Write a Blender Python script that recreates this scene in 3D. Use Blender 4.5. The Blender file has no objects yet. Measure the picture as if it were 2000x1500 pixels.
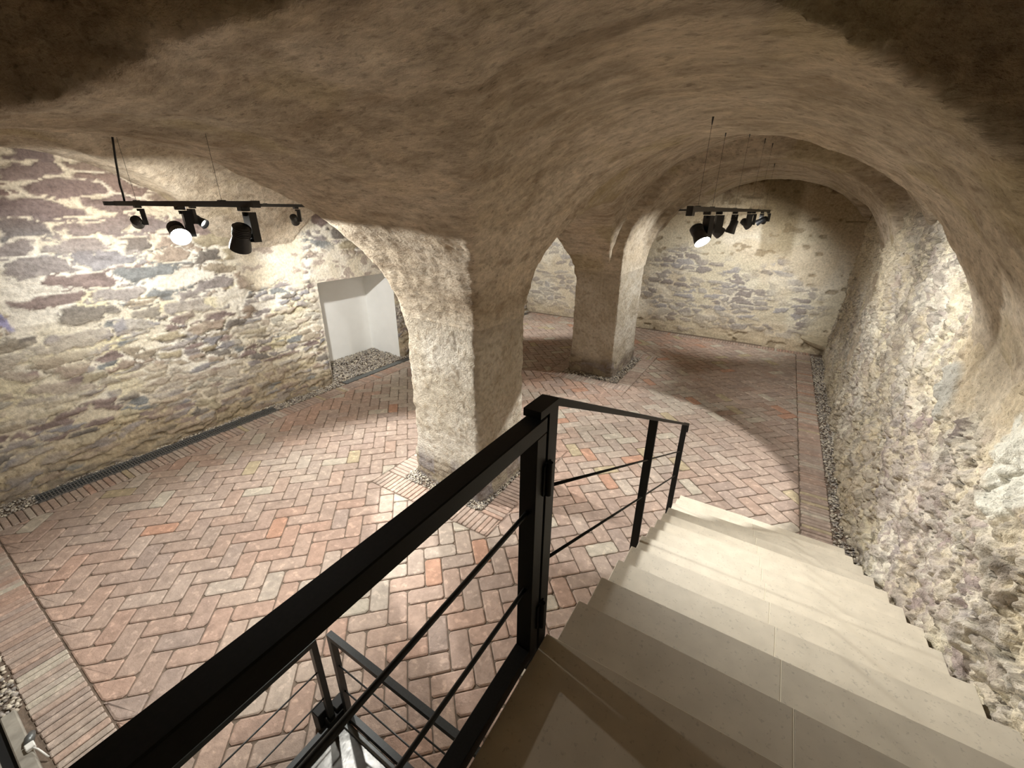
import bpy, math, random
import numpy as np
from mathutils import Vector, Matrix

random.seed(7)
rng = np.random.default_rng(11)
SC = bpy.context.scene
COL = SC.collection

# ------------------------------------------------------------------ camera, world, exposure
cam_data = bpy.data.cameras.new('camera')
cam_data.sensor_width = 36.0
cam_data.sensor_fit = 'HORIZONTAL'
cam_data.lens = 811.09 / 2000.0 * 36.0
cam_data.clip_start = 0.02
cam = bpy.data.objects.new('camera', cam_data)
COL.objects.link(cam)
_pi, _ya, _ro = math.radians(22.882), math.radians(-31.711), math.radians(0.597)
_fw = Vector((math.sin(_ya) * math.cos(_pi), math.cos(_ya) * math.cos(_pi), -math.sin(_pi)))
_r = Vector((math.cos(_ya), -math.sin(_ya), 0.0))
_u = _r.cross(_fw)
_r2 = _r * math.cos(_ro) + _u * math.sin(_ro)
_u2 = -_r * math.sin(_ro) + _u * math.cos(_ro)
cam.matrix_world = Matrix(((_r2.x, _u2.x, -_fw.x, 0.0), (_r2.y, _u2.y, -_fw.y, 0.0),
                           (_r2.z, _u2.z, -_fw.z, 3.764), (0, 0, 0, 1)))
SC.camera = cam

world = bpy.data.worlds.new('world')
world.use_nodes = True
world.node_tree.nodes['Background'].inputs[0].default_value = (0.5, 0.45, 0.38, 1)
world.node_tree.nodes['Background'].inputs[1].default_value = 0.0
SC.world = world
SC.view_settings.view_transform = 'Standard'
SC.view_settings.look = 'None'
SC.view_settings.exposure = 0.55
SC.view_settings.gamma = 1.0
SC.view_settings.use_curve_mapping = False
SC.cycles.diffuse_bounces = 7
SC.cycles.max_bounces = 9

LAMP = (1.0, 0.975, 0.915)
# spotlights of the hall: head position, target, power (W), cone (deg), blend
#   (the fixtures themselves are built further down from this same list)
SPOTS = {
    'L1': ((-6.20, 2.06, 3.56), (-8.25, 2.9, 2.9), 230, 128, 1.0),
    'L2': ((-4.15, 1.65, 3.56), (-0.6, 0.8, 2.0), 62, 60, 0.8),
    'L3': ((-6.20, 2.60, 3.56), (-3.55, 3.80, 1.95), 720, 66, 0.12),
    'L4': ((-3.20, 1.65, 3.52), (-5.3, 1.7, 0.0), 370, 128, 0.9),
    'L5': ((-6.20, 3.94, 3.58), (-9.2, 6.6, 1.1), 330, 70, 0.9),
    'L6': ((-6.20, 5.60, 3.58), (-3.0, 2.2, 0.0), 640, 92, 0.5),
    'L7': ((-6.20, 9.30, 3.58), (-7.6, 13.6, 1.3), 520, 90, 0.5),
    'R1': ((-0.65, 4.38, 3.52), (1.0, 3.0, 1.3), 300, 84, 1.0),
    'R2': ((-0.63, 5.02, 3.62), (1.55, 6.2, 2.0), 330, 104, 0.9),
    'R3': ((-0.60, 6.24, 3.55), (-1.5, 6.2, 0.0), 400, 78, 0.12),
    'R4': ((-0.56, 7.84, 3.58), (1.7, 9.6, 1.5), 150, 96, 0.9),
    'R5': ((-0.54, 8.46, 3.60), (-0.6, 14.4, 1.5), 330, 50, 0.8),
    'R6': ((-0.495, 10.11, 3.60), (-2.95, 10.0, 1.9), 230, 88, 0.7),
    'R7': ((-0.45, 11.55, 3.60), (-1.3, 14.4, 1.6), 260, 104, 0.8),
}

# ------------------------------------------------------------------ helpers
def sstep(a, b, x):
    t = np.clip((np.asarray(x, float) - a) / (b - a), 0, 1)
    return t * t * (3 - 2 * t)

def _hash(ix, iy, iz, seed):
    h = (ix.astype(np.int64) * 374761393 + iy.astype(np.int64) * 668265263 + iz.astype(np.int64) * 2147483647 + seed * 1274126177) & 0xFFFFFFFF
    h = ((h ^ (h >> 13)) * 1274126177) & 0xFFFFFFFF
    h = ((h ^ (h >> 16)) * 2246822519) & 0xFFFFFFFF
    h = h ^ (h >> 15)
    return (h & 0xFFFFFF).astype(np.float64) / float(0xFFFFFF)

def noise(x, y, z, seed=0):
    x = np.asarray(x, float); y = np.asarray(y, float) + 0 * x; z = np.asarray(z, float) + 0 * x
    ix, iy, iz = np.floor(x), np.floor(y), np.floor(z)
    fx, fy, fz = x - ix, y - iy, z - iz
    fx, fy, fz = [t * t * t * (t * (t * 6 - 15) + 10) for t in (fx, fy, fz)]
    r = 0
    for a in (0, 1):
        wx = fx if a else 1 - fx
        for b in (0, 1):
            wy = fy if b else 1 - fy
            for c in (0, 1):
                wz = fz if c else 1 - fz
                r = r + wx * wy * wz * _hash(ix + a, iy + b, iz + c, seed)
    return r * 2 - 1

def fbm(x, y, z, seed=0, oct=4, gain=0.5):
    r, a, f = 0, 1.0, 1.0
    for i in range(oct):
        r = r + a * noise(x * f, y * f, z * f, seed + 31 * i)
        a *= gain; f *= 2.03
    return r

def worley(u, v, seed):
    """F1, F2 and two random numbers of the nearest cell of a jittered 2D grid."""
    iu, iv = np.floor(u), np.floor(v)
    F1 = np.full(u.shape, 9.0); F2 = F1.copy(); R1 = np.zeros(u.shape); R2 = np.zeros(u.shape)
    for a in (-1, 0, 1):
        for b in (-1, 0, 1):
            cu, cv = iu + a, iv + b
            px = cu + 0.1 + 0.8 * _hash(cu, cv, cu * 0, seed)
            py = cv + 0.1 + 0.8 * _hash(cu, cv, cu * 0 + 1, seed)
            d = np.hypot(u - px, v - py)
            q1 = _hash(cu, cv, cu * 0 + 2, seed); q2 = _hash(cu, cv, cu * 0 + 3, seed)
            near = d < F1
            F2 = np.where(near, F1, np.minimum(F2, d))
            R1 = np.where(near, q1, R1); R2 = np.where(near, q2, R2)
            F1 = np.where(near, d, F1)
    return F1, F2, R1, R2

def mixc(a, b, t):
    t = np.asarray(t)[..., None]
    return np.asarray(a) * (1 - t) + np.asarray(b) * t

def palette(r, cols):
    cols = np.array(cols, float)
    return cols[np.minimum((np.asarray(r) * len(cols)).astype(int), len(cols) - 1)]

def mesh_np(name, V, F, mat=None, col=None, parent=None, smooth=False):
    """Link one mesh object from vertex array V (n,3) and face array F (m,k) or list of faces."""
    me = bpy.data.meshes.new(name)
    V = np.asarray(V, np.float32)
    if isinstance(F, np.ndarray):
        k = F.shape[1]
        me.vertices.add(len(V)); me.vertices.foreach_set('co', V.ravel())
        me.loops.add(F.size); me.loops.foreach_set('vertex_index', F.astype(np.int32).ravel())
        me.polygons.add(len(F)); me.polygons.foreach_set('loop_start', np.arange(0, F.size, k, dtype=np.int32))
        try:
            me.polygons.foreach_set('loop_total', np.full(len(F), k, dtype=np.int32))
        except Exception:
            pass
        me.update(calc_edges=True)
    else:
        me.from_pydata([tuple(v) for v in V.tolist()], [], F)
    if col is not None:
        at = me.color_attributes.new('Col', 'FLOAT_COLOR', 'POINT')
        c4 = np.ones((len(V), 4), np.float32); c4[:, :3] = col
        at.data.foreach_set('color', c4.ravel())
    if smooth:
        me.polygons.foreach_set('use_smooth', np.ones(len(me.polygons), bool))
    me.validate(verbose=False)
    if mat: me.materials.append(mat)
    o = bpy.data.objects.new(name, me); COL.objects.link(o)
    if parent: o.parent = parent
    return o

def tag(o, label=None, cat=None, group=None, kind=None):
    if label: o['label'] = label
    if cat: o['category'] = cat
    if group: o['group'] = group
    if kind: o['kind'] = kind
    return o

def empty(name, loc, label, cat, group=None):
    o = bpy.data.objects.new(name, None); COL.objects.link(o)
    o.location = loc; o.empty_display_size = 0.1
    return tag(o, label, cat, group)

class MB:
    """collects simple shapes (world coordinates) into one mesh"""
    def __init__(s): s.v = []; s.f = []
    def add(s, vs, fs):
        b = len(s.v); s.v += [tuple(v) for v in vs]; s.f += [[i + b for i in f] for f in fs]; return s
    def box(s, x0, x1, y0, y1, z0, z1, bv=0.0):
        if bv <= 0:
            vs = [(x, y, z) for z in (z0, z1) for y in (y0, y1) for x in (x0, x1)]
            return s.add(vs, [[0, 2, 3, 1], [4, 5, 7, 6], [0, 1, 5, 4], [2, 6, 7, 3], [0, 4, 6, 2], [1, 3, 7, 5]])
        b = min(bv, (x1 - x0) / 2.01, (y1 - y0) / 2.01, (z1 - z0) / 2.01)
        def ring(z, i): return [(x0 + i, y0 + b, z), (x0 + b, y0 + i, z), (x1 - b, y0 + i, z), (x1 - i, y0 + b, z), (x1 - i, y1 - b, z), (x1 - b, y1 - i, z), (x0 + b, y1 - i, z), (x0 + i, y1 - b, z)]
        def ringin(z): return [(x0 + b, y0 + b, z)] * 1
        r = [ring(z0 + b, 0), ring(z1 - b, 0)]
        lo = [(x0 + b, y0 + b, z0), (x1 - b, y0 + b, z0), (x1 - b, y1 - b, z0), (x0 + b, y1 - b, z0)]
        hi = [(x, y, z1) for x, y, _ in lo]
        vs = r[0] + r[1] + lo + hi
        fs = [[i, (i + 1) % 8, (i + 1) % 8 + 8, i + 8] for i in range(8)]
        L = [16, 17, 18, 19]; H = [20, 21, 22, 23]
        fs += [L[::-1], H]
        # bottom / top bevel rings
        m = {0: 0, 1: 0, 2: 1, 3: 1, 4: 2, 5: 2, 6: 3, 7: 3}
        for i in range(8):
            j = (i + 1) % 8
            if m[i] == m[j]:
                fs.append([j, i, L[m[i]]]); fs.append([i + 8, j + 8, H[m[i]]])
            else:
                fs.append([j, i, L[m[i]], L[m[j]]]); fs.append([i + 8, j + 8, H[m[j]], H[m[i]]])
        return s.add(vs, fs)
    def prism(s, p0, p1, w, h, up=(0, 0, 1)):
        """rectangular bar from p0 to p1, width w (sideways), height h (along up)"""
        p0 = Vector(p0); p1 = Vector(p1); d = (p1 - p0).normalized(); up = Vector(up)
        sd = d.cross(up).normalized(); up2 = sd.cross(d).normalized()
        vs = []
        for p in (p0, p1):
            for a, b in ((-1, -1), (1, -1), (1, 1), (-1, 1)):
                vs.append(p + sd * (a * w / 2) + up2 * (b * h / 2))
        return s.add(vs, [[0, 1, 2, 3], [7, 6, 5, 4], [0, 4, 5, 1], [1, 5, 6, 2], [2, 6, 7, 3], [3, 7, 4, 0]])
    def tube(s, pts, r, n=10, cap=True):
        pts = [Vector(p) for p in pts]; rs = r if isinstance(r, (list, tuple)) else [r] * len(pts)
        base = len(s.v); prev = None
        for i, p in enumerate(pts):
            d = (pts[min(i + 1, len(pts) - 1)] - pts[max(i - 1, 0)])
            d = d.normalized() if d.length > 1e-9 else Vector((0, 0, 1))
            a = Vector((0, 0, 1)) if abs(d.z) < 0.9 else Vector((1, 0, 0))
            e1 = d.cross(a).normalized()
            if prev is not None and e1.dot(prev) < 0: e1 = -e1
            prev = e1; e2 = d.cross(e1)
            for k in range(n):
                t = 2 * math.pi * k / n
                s.v.append(tuple(p + (e1 * math.cos(t) + e2 * math.sin(t)) * rs[i]))
        for i in range(len(pts) - 1):
            for k in range(n):
                a = base + i * n + k; b = base + i * n + (k + 1) % n
                s.f.append([a, b, b + n, a + n])
        if cap:
            s.f.append([base + k for k in range(n)][::-1]); s.f.append([base + (len(pts) - 1) * n + k for k in range(n)])
        return s
    def build(s, name, mat, parent=None, smooth=False):
        v = np.array(s.v, float)
        if parent is not None:
            Mw = parent.matrix_basis.copy(); q = parent.parent
            while q is not None: Mw = q.matrix_basis @ Mw; q = q.parent
            M = np.array(Mw.inverted())
            v = v @ M[:3, :3].T + M[:3, 3]
        o = mesh_np(name, v, s.f, mat, parent=parent, smooth=smooth)
        import bmesh
        bm = bmesh.new(); bm.from_mesh(o.data); bmesh.ops.recalc_face_normals(bm, faces=bm.faces); bm.to_mesh(o.data); bm.free()
        return o

# ------------------------------------------------------------------ materials
def node_mat(name):
    m = bpy.data.materials.new(name); m.use_nodes = True
    nt = m.node_tree; b = nt.nodes['Principled BSDF']
    return m, nt, b

def mat_attr(name, rough=0.92, bump=((60, 0.4, 0.012),), var=0.25, var_scale=18, spec=0.25, stretch=(1, 1, 1), speck=None, rgh=0.65):
    """colour comes from the mesh attribute Col, broken up by noise; bump = (scale, strength, distance)"""
    m, nt, b = node_mat(name)
    N, L = nt.nodes.new, nt.links.new
    at = N('ShaderNodeVertexColor'); at.layer_name = 'Col'
    tc = N('ShaderNodeTexCoord'); mp = N('ShaderNodeMapping'); mp.inputs['Scale'].default_value = stretch
    L(tc.outputs['Object'], mp.inputs['Vector'])
    n1 = N('ShaderNodeTexNoise'); n1.inputs['Scale'].default_value = var_scale; n1.inputs['Detail'].default_value = 9; n1.inputs['Roughness'].default_value = rgh
    L(mp.outputs[0], n1.inputs['Vector'])
    mr = N('ShaderNodeMapRange'); mr.inputs['From Min'].default_value = 0.3; mr.inputs['From Max'].default_value = 0.7
    mr.inputs['To Min'].default_value = 1 - var; mr.inputs['To Max'].default_value = 1 + var
    L(n1.outputs['Fac'], mr.inputs['Value'])
    mul = N('ShaderNodeVectorMath'); mul.operation = 'MULTIPLY'
    L(at.outputs['Color'], mul.inputs[0]); L(mr.outputs[0], mul.inputs[1])
    outc = mul.outputs[0]
    if speck:
        n3 = N('ShaderNodeTexNoise'); n3.inputs['Scale'].default_value = speck[0]; n3.inputs['Detail'].default_value = 3
        L(mp.outputs[0], n3.inputs['Vector'])
        m3 = N('ShaderNodeMapRange'); m3.inputs['From Min'].default_value = speck[1]; m3.inputs['From Max'].default_value = speck[1] + 0.06
        m3.inputs['To Min'].default_value = 1.0; m3.inputs['To Max'].default_value = speck[2]
        L(n3.outputs['Fac'], m3.inputs['Value'])
        mu = N('ShaderNodeVectorMath'); mu.operation = 'MULTIPLY'
        L(outc, mu.inputs[0]); L(m3.outputs[0], mu.inputs[1]); outc = mu.outputs[0]
    L(outc, b.inputs['Base Color'])
    b.inputs['Roughness'].default_value = rough
    b.inputs['Specular IOR Level'].default_value = spec
    prev = None
    for sc, st, di in bump:
        n2 = N('ShaderNodeTexNoise'); n2.inputs['Scale'].default_value = sc; n2.inputs['Detail'].default_value = 5; n2.inputs['Roughness'].default_value = 0.6
        L(mp.outputs[0], n2.inputs['Vector'])
        bp = N('ShaderNodeBump'); bp.inputs['Strength'].default_value = st; bp.inputs['Distance'].default_value = di
        L(n2.outputs['Fac'], bp.inputs['Height'])
        if prev: L(prev, bp.inputs['Normal'])
        prev = bp.outputs[0]
    if prev: L(prev, b.inputs['Normal'])
    return m

def mat_plain(name, color, rough=0.5, metal=0.0, noise_amt=0.0, scale=30, bump=0.0, spec=0.5, speck=None, bdist=0.002, tone=0.0):
    m, nt, b = node_mat(name); N, L = nt.nodes.new, nt.links.new
    tc = N('ShaderNodeTexCoord')
    n1 = N('ShaderNodeTexNoise'); n1.inputs['Scale'].default_value = scale; n1.inputs['Detail'].default_value = 6
    L(tc.outputs['Object'], n1.inputs['Vector'])
    rp = N('ShaderNodeValToRGB'); c = np.array(color)
    rp.color_ramp.elements[0].position = 0.3; rp.color_ramp.elements[1].position = 0.7
    rp.color_ramp.elements[0].color = tuple(c * (1 - noise_amt)) + (1,)
    rp.color_ramp.elements[1].color = tuple(np.minimum(c * (1 + noise_amt), 1)) + (1,)
    L(n1.outputs['Fac'], rp.inputs[0])
    out = rp.outputs[0]
    if speck:
        n3 = N('ShaderNodeTexNoise'); n3.inputs['Scale'].default_value = speck[0]; n3.inputs['Detail'].default_value = 4; n3.inputs['Roughness'].default_value = 0.7
        L(tc.outputs['Object'], n3.inputs['Vector'])
        m3 = N('ShaderNodeMapRange'); m3.inputs['From Min'].default_value = speck[1]; m3.inputs['From Max'].default_value = speck[1] + 0.05
        m3.inputs['To Min'].default_value = 1.0; m3.inputs['To Max'].default_value = speck[2]
        L(n3.outputs['Fac'], m3.inputs['Value'])
        mu = N('ShaderNodeVectorMath'); mu.operation = 'MULTIPLY'
        L(out, mu.inputs[0]); L(m3.outputs[0], mu.inputs[1]); out = mu.outputs[0]
    if tone:                                        # each slab was cut from another block
        oi = N('ShaderNodeObjectInfo'); mt = N('ShaderNodeMapRange')
        mt.inputs['To Min'].default_value = 1 - tone; mt.inputs['To Max'].default_value = 1 + tone
        L(oi.outputs['Random'], mt.inputs['Value'])
        mv = N('ShaderNodeVectorMath'); mv.operation = 'MULTIPLY'
        L(out, mv.inputs[0]); L(mt.outputs[0], mv.inputs[1]); out = mv.outputs[0]
    L(out, b.inputs['Base Color'])
    b.inputs['Roughness'].default_value = rough; b.inputs['Metallic'].default_value = metal
    b.inputs['Specular IOR Level'].default_value = spec
    if bump:
        bp = N('ShaderNodeBump'); bp.inputs['Strength'].default_value = bump; bp.inputs['Distance'].default_value = bdist
        L(n1.outputs['Fac'], bp.inputs['Height']); L(bp.outputs[0], b.inputs['Normal'])
    return m

def mat_emit(name, color, strength):
    m, nt, b = node_mat(name)
    b.inputs['Base Color'].default_value = (0.8, 0.8, 0.8, 1)
    b.inputs['Emission Color'].default_value = tuple(color) + (1,)
    b.inputs['Emission Strength'].default_value = strength
    return m

M_VAULT = mat_attr('vault_plaster', bump=((11, 0.6, 0.04), (42, 0.7, 0.014)), var=0.34, var_scale=13, spec=0.1, stretch=(0.7, 1.3, 1.5), speck=(22, 0.61, 0.72), rgh=0.78)
M_STONE = mat_attr('rubble_masonry', bump=((22, 0.6, 0.03), (90, 0.5, 0.008)), var=0.28, var_scale=22, spec=0.15)
M_PILLAR = mat_attr('rough_cast_pillar', bump=((48, 1.0, 0.035), (130, 0.7, 0.008)), var=0.2, var_scale=20, spec=0.1)
M_ROUGH = mat_attr('craggy_rubble', bump=((26, 0.8, 0.035), (95, 0.7, 0.01)), var=0.3, var_scale=24, spec=0.15, speck=(48, 0.60, 0.6))
M_BRICK = mat_attr('old_brick', rough=0.8, bump=((30, 0.7, 0.012), (130, 0.5, 0.003)), var=0.22, var_scale=9, spec=0.25, speck=(13, 0.58, 1.28))
M_GRAVEL = mat_attr('gravel', rough=0.85, bump=((120, 0.3, 0.003),), var=0.15, var_scale=60)
M_LIME = mat_plain('limestone_tread', (0.62, 0.565, 0.465), 0.55, noise_amt=0.07, scale=9, speck=(48, 0.60, 0.80), spec=0.3, tone=0.12)
M_GROUT = mat_plain('pale_grout', (0.80, 0.75, 0.62), 0.9)
M_WHITE = mat_plain('white_plaster', (0.84, 0.845, 0.83), 0.85, noise_amt=0.02, scale=4, spec=0.2)
M_BLACK = mat_plain('black_steel', (0.008, 0.0085, 0.008), 0.55, metal=0.0, noise_amt=0.25, scale=160, bump=0.15, spec=0.3, bdist=0.0006)
M_TRACK = mat_plain('track_black', (0.02, 0.022, 0.026), 0.33, noise_amt=0.1, scale=40, spec=0.6)
M_GREYST = mat_plain('grey_steel', (0.16, 0.17, 0.17), 0.42, metal=0.6, noise_amt=0.15, scale=25)
M_GALV = mat_plain('galvanised_steel', (0.30, 0.31, 0.31), 0.4, metal=0.8, noise_amt=0.15, scale=60)
M_SHINY = mat_plain('polished_plate', (0.15, 0.15, 0.145), 0.25, metal=0.9, noise_amt=0.25, scale=14, bump=0.35, bdist=0.004)
M_CONC = mat_plain('concrete', (0.30, 0.28, 0.24), 0.9, noise_amt=0.2, scale=14, bump=0.4)
M_SLAB = mat_plain('slab_stone', (0.46, 0.40, 0.29), 0.9, noise_amt=0.22, scale=9, bump=0.6, bdist=0.02)
M_DARK = mat_plain('dark_gap', (0.01, 0.01, 0.01), 0.9)
M_PLUG = mat_plain('white_plastic', (0.8, 0.8, 0.76), 0.4)
M_LENS = mat_emit('lamp_lens', (1.0, 0.96, 0.88), 60)
M_LENSOFF = mat_emit('lamp_lens_side', (1.0, 0.96, 0.88), 2)

# ------------------------------------------------------------------ vaults and pillars: one air volume, contoured
H = 0.05
gx = np.arange(-8.45, 1.801, H); gy = np.arange(-2.70, 14.701, H); gz = np.arange(-0.10, 5.451, H)
nx, ny, nz = len(gx), len(gy), len(gz)
X = gx[:, None, None]; Y = gy[None, :, None]; Z = gz[None, None, :]

def barrel(d, wl, wr, z0, R, Zg):
    """>0 inside the barrel; d = signed offset from its axis"""
    w = np.where(d < 0, wl, wr)
    up = Zg > z0
    e = (1 - np.sqrt((d / w) ** 2 + (np.maximum(Zg - z0, 0) / R) ** 2)) * np.minimum(w, R)
    return e

yy = gy
def seg(vals, edges=(4.82, 9.17, 10.92)):
    r = np.full(len(yy), float(vals[0]))
    for k, e in enumerate(edges): r[yy > e] = vals[k + 1]
    return r[None, :, None]
A_c = seg((-0.65, -0.65, -0.67, -0.50))
A_wl = seg((2.17, 2.27, 2.20, 2.34)); A_wr = seg((2.20, 2.42, 2.28, 2.45))
A_z0 = seg((2.15, 2.55, 2.75, 2.50)); A_R = seg((2.27, 2.22, 1.88, 2.06))
_t = np.clip((yy - 4.82) / 4.35, 0, 1)[None, :, None]; _b2 = ((yy > 4.82) & (yy <= 9.17))[None, :, None]
A_R = np.where(_b2, 1.92 + 0.50 * _t, A_R); A_wl = np.where(_b2, 2.22 + 0.25 * _t, A_wl); A_wr = np.where(_b2, 2.28 + 0.35 * _t, A_wr)
def interp_x(xs, vs): return np.interp(gx, xs, vs)[:, None, None]
Fa = barrel(X - A_c, A_wl, A_wr, A_z0, A_R, Z)
Lwr = np.interp(gy, [9.0, 9.3], [2.07, 2.2])[None, :, None]
Fl = barrel(X + 6.17, 2.28, Lwr, 2.15, 2.32, Z)
yhi = interp_x([-8.25, -4.1, -2.84, 1.5], [4.0, 3.84, 3.76, 3.72]); ylo = -1.15
c0 = (yhi + ylo) / 2; h0 = (yhi - ylo) / 2
R0 = interp_x([-8.25, -6.2, -4.4, -4.1, -2.84, -2.2, -0.66, 1.5], [2.25, 2.25, 2.12, 2.09, 2.09, 2.16, 2.24, 2.24])
Fb0 = barrel(Y - c0, h0, h0, 2.15, R0, Z)
yh1 = interp_x([-8.25, 0.0, 1.5], [9.2, 9.2, 8.62]); yl1 = 4.84
c1 = (yh1 + yl1) / 2; h1 = (yh1 - yl1) / 2
R1 = interp_x([-8.25, -5.5, -4.1, -2.84, -1.2, 0.6, 1.5], [2.0, 2.2, 1.62, 1.62, 2.15, 1.9, 1.75])
Fb1 = barrel(Y - c1, h1, h1, 2.15, R1, Z)
Fb2 = barrel(Y - 13.0, 2.08, 2.08, 2.15, 2.0, Z)

def smax(a, b, k=0.03):
    h = np.clip(0.5 + 0.5 * (a - b) / k, 0, 1)
    return b * (1 - h) + a * h + k * h * (1 - h)
F = smax(Fa, Fl + 0 * Fa)
F = smax(F, Fb0 + 0 * F, 0.02)
F = smax(F, Fb1 + 0 * F, 0.02); F = smax(F, Fb2 + 0 * F, 0.02)
F = F.astype(np.float32)
# higher, unlit stair hall over the landing: the vault stops at an oblique free edge
EDX = [-4.2, -3.3, -2.83, -2.24, -1.82, -1.5, -1.0, -0.53, -0.22, 0.04, 0.24, 0.46, 0.75, 1.2, 1.8]
EDY = [0.40, 0.68, 0.82, 0.93, 0.98, 1.02, 1.28, 1.70, 2.02, 2.27, 2.46, 2.60, 2.72, 2.82, 2.90]
edge = np.interp(gx, EDX, EDY)[:, None, None]
Fr = np.minimum(np.minimum(edge - Y, 5.30 - Z), np.minimum(X + 4.0, Z - 2.2)).astype(np.float32)
F = np.maximum(F, Fr)
# low-frequency irregularity of the old masonry
wob = 0.035 * fbm(gx[:, None] * 0.9, gy[None, :] * 0.9, 0, 5, 2)[:, :, None]
F += wob.astype(np.float32)

def surface_nets(F, gx, gy, gz, H):
    S = F > 0
    nx, ny, nz = F.shape
    cnt = np.zeros((nx - 1, ny - 1, nz - 1), np.int8)
    mixed = np.zeros((nx - 1, ny - 1, nz - 1), bool)
    base = S[:-1, :-1, :-1]
    for a in (0, 1):
        for b in (0, 1):
            for c in (0, 1):
                mixed |= S[a:nx - 1 + a, b:ny - 1 + b, c:nz - 1 + c] != base
    ci, cj, ck = np.nonzero(mixed)
    idx = np.full(mixed.shape, -1, np.int32); idx[ci, cj, ck] = np.arange(len(ci))
    acc = np.zeros((len(ci), 3)); n = np.zeros(len(ci))
    for ax in range(3):
        for a in (0, 1):
            for b in (0, 1):
                o = [0, 0, 0]; o[(ax + 1) % 3] = a; o[(ax + 2) % 3] = b
                e = list(o); e[ax] = 1
                f0 = F[ci + o[0], cj + o[1], ck + o[2]]; f1 = F[ci + e[0], cj + e[1], ck + e[2]]
                m = (f0 > 0) != (f1 > 0)
                t = np.where(m, f0 / np.where(m, f0 - f1, 1), 0)
                p = np.stack([np.full(len(ci), float(q)) for q in o], 1); p[:, ax] = t
                acc += p * m[:, None]; n += m
    P = acc / np.maximum(n, 1)[:, None]
    V = np.stack([gx[0] + (ci + P[:, 0]) * H, gy[0] + (cj + P[:, 1]) * H, gz[0] + (ck + P[:, 2]) * H], 1)
    Q = []
    for ax in range(3):
        sl0 = [slice(None)] * 3; sl1 = [slice(None)] * 3
        sl0[ax] = slice(0, -1); sl1[ax] = slice(1, None)
        d = S[tuple(sl0)] != S[tuple(sl1)]
        i, j, k = np.nonzero(d)
        I = [i, j, k]; u, v = (ax + 1) % 3, (ax + 2) % 3
        sh = F.shape
        ok = (I[u] > 0) & (I[v] > 0) & (I[u] < sh[u] - 1) & (I[v] < sh[v] - 1)
        I = [q[ok] for q in I]
        pos = S[I[0], I[1], I[2]]
        def cell(du, dv):
            J = [q.copy() for q in I]; J[u] = J[u] - du; J[v] = J[v] - dv
            return idx[J[0], J[1], J[2]]
        q = np.stack([cell(1, 1), cell(0, 1), cell(0, 0), cell(1, 0)], 1)
        q = np.where(pos[:, None], q[:, ::-1], q)       # normals towards the air
        Q.append(q)
    Q = np.concatenate(Q); Q = Q[(Q >= 0).all(1)]
    return V, Q

VV, QQ = surface_nets(F, gx, gy, gz, H)
del F, Fa, Fl, Fb0, Fb1, Fb2
cen = VV[QQ].mean(1)
keep = (cen[:, 0] > -8.36) & (cen[:, 0] < 1.75)
QQ = QQ[keep]

def subdivide(V, Q):
    n = len(V)
    E = np.concatenate([Q[:, [0, 1]], Q[:, [1, 2]], Q[:, [2, 3]], Q[:, [3, 0]]])
    Es = np.sort(E, 1); key = Es[:, 0].astype(np.int64) * n + Es[:, 1]
    uk, inv = np.unique(key, return_inverse=True)
    m = (V[uk // n] + V[uk % n]) / 2
    fc = V[Q].mean(1)
    e = (n + inv).reshape(4, -1)
    f = n + len(uk) + np.arange(len(Q))
    Vn = np.concatenate([V, m, fc])
    Qn = np.concatenate([np.stack([Q[:, 0], e[0], f, e[3]], 1), np.stack([e[0], Q[:, 1], e[1], f], 1),
                         np.stack([f, e[1], Q[:, 2], e[2]], 1), np.stack([e[3], f, e[2], Q[:, 3]], 1)])
    return Vn, Qn

def vnormals(V, Q):
    a = V[Q[:, 2]] - V[Q[:, 0]]; b = V[Q[:, 3]] - V[Q[:, 1]]
    nf = np.cross(a, b); N = np.zeros_like(V)
    for k in range(4):
        for c in range(3): N[:, c] += np.bincount(Q[:, k], nf[:, c], len(V))
    return N / np.maximum(np.linalg.norm(N, axis=1), 1e-9)[:, None]

# smooth the staircase of the contour once, then refine and roughen
def laplace(V, Q, it=2, lam=0.5):
    for _ in range(it):
        A = np.zeros_like(V); n = np.zeros(len(V))
        for k in range(4):
            for o in (1, 3):
                src = V[Q[:, (k + o) % 4]]
                for c in range(3): A[:, c] += np.bincount(Q[:, k], src[:, c], len(V))
                n += np.bincount(Q[:, k], minlength=len(V))
        m = n > 0
        V = V.copy(); V[m] += lam * (A[m] / n[m][:, None] - V[m])
    return V
VV = laplace(VV, QQ, 1, 0.5)
VV, QQ = subdivide(VV, QQ)
VV = laplace(VV, QQ, 1, 0.3)
NN = vnormals(VV, QQ)
x, y, z = VV.T
used = np.zeros(len(VV), bool); used[QQ.ravel()] = True
inpil = (x > -4.5) & (x < -2.4)
low = 1 - sstep(2.1, 2.75, z)                      # rough-cast zone of the pillars
r1 = fbm(x * 24, y * 24, z * 24, 21, 2)
r2 = fbm(x * 6, y * 6, z * 16, 22, 3)
st = fbm(x * 2.2, y * 2.2, z * 5, 23, 4)
base_zone = 1 - sstep(0.25, 0.6, z + 0.12 * noise(x * 3, y * 3, z * 2, 4))
disp = 0.010 * st + 0.006 * fbm(x * 9, y * 9, z * 9, 24, 3)
disp = disp + low * (0.010 * r1 + 0.003 * r2)
layer = np.abs(fbm(x * 3, y * 3, z * 17, 25, 2))
disp = disp - base_zone * (0.030 * layer - 0.045)
VV = VV + NN * disp[:, None]
NN = vnormals(VV, QQ)

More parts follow.
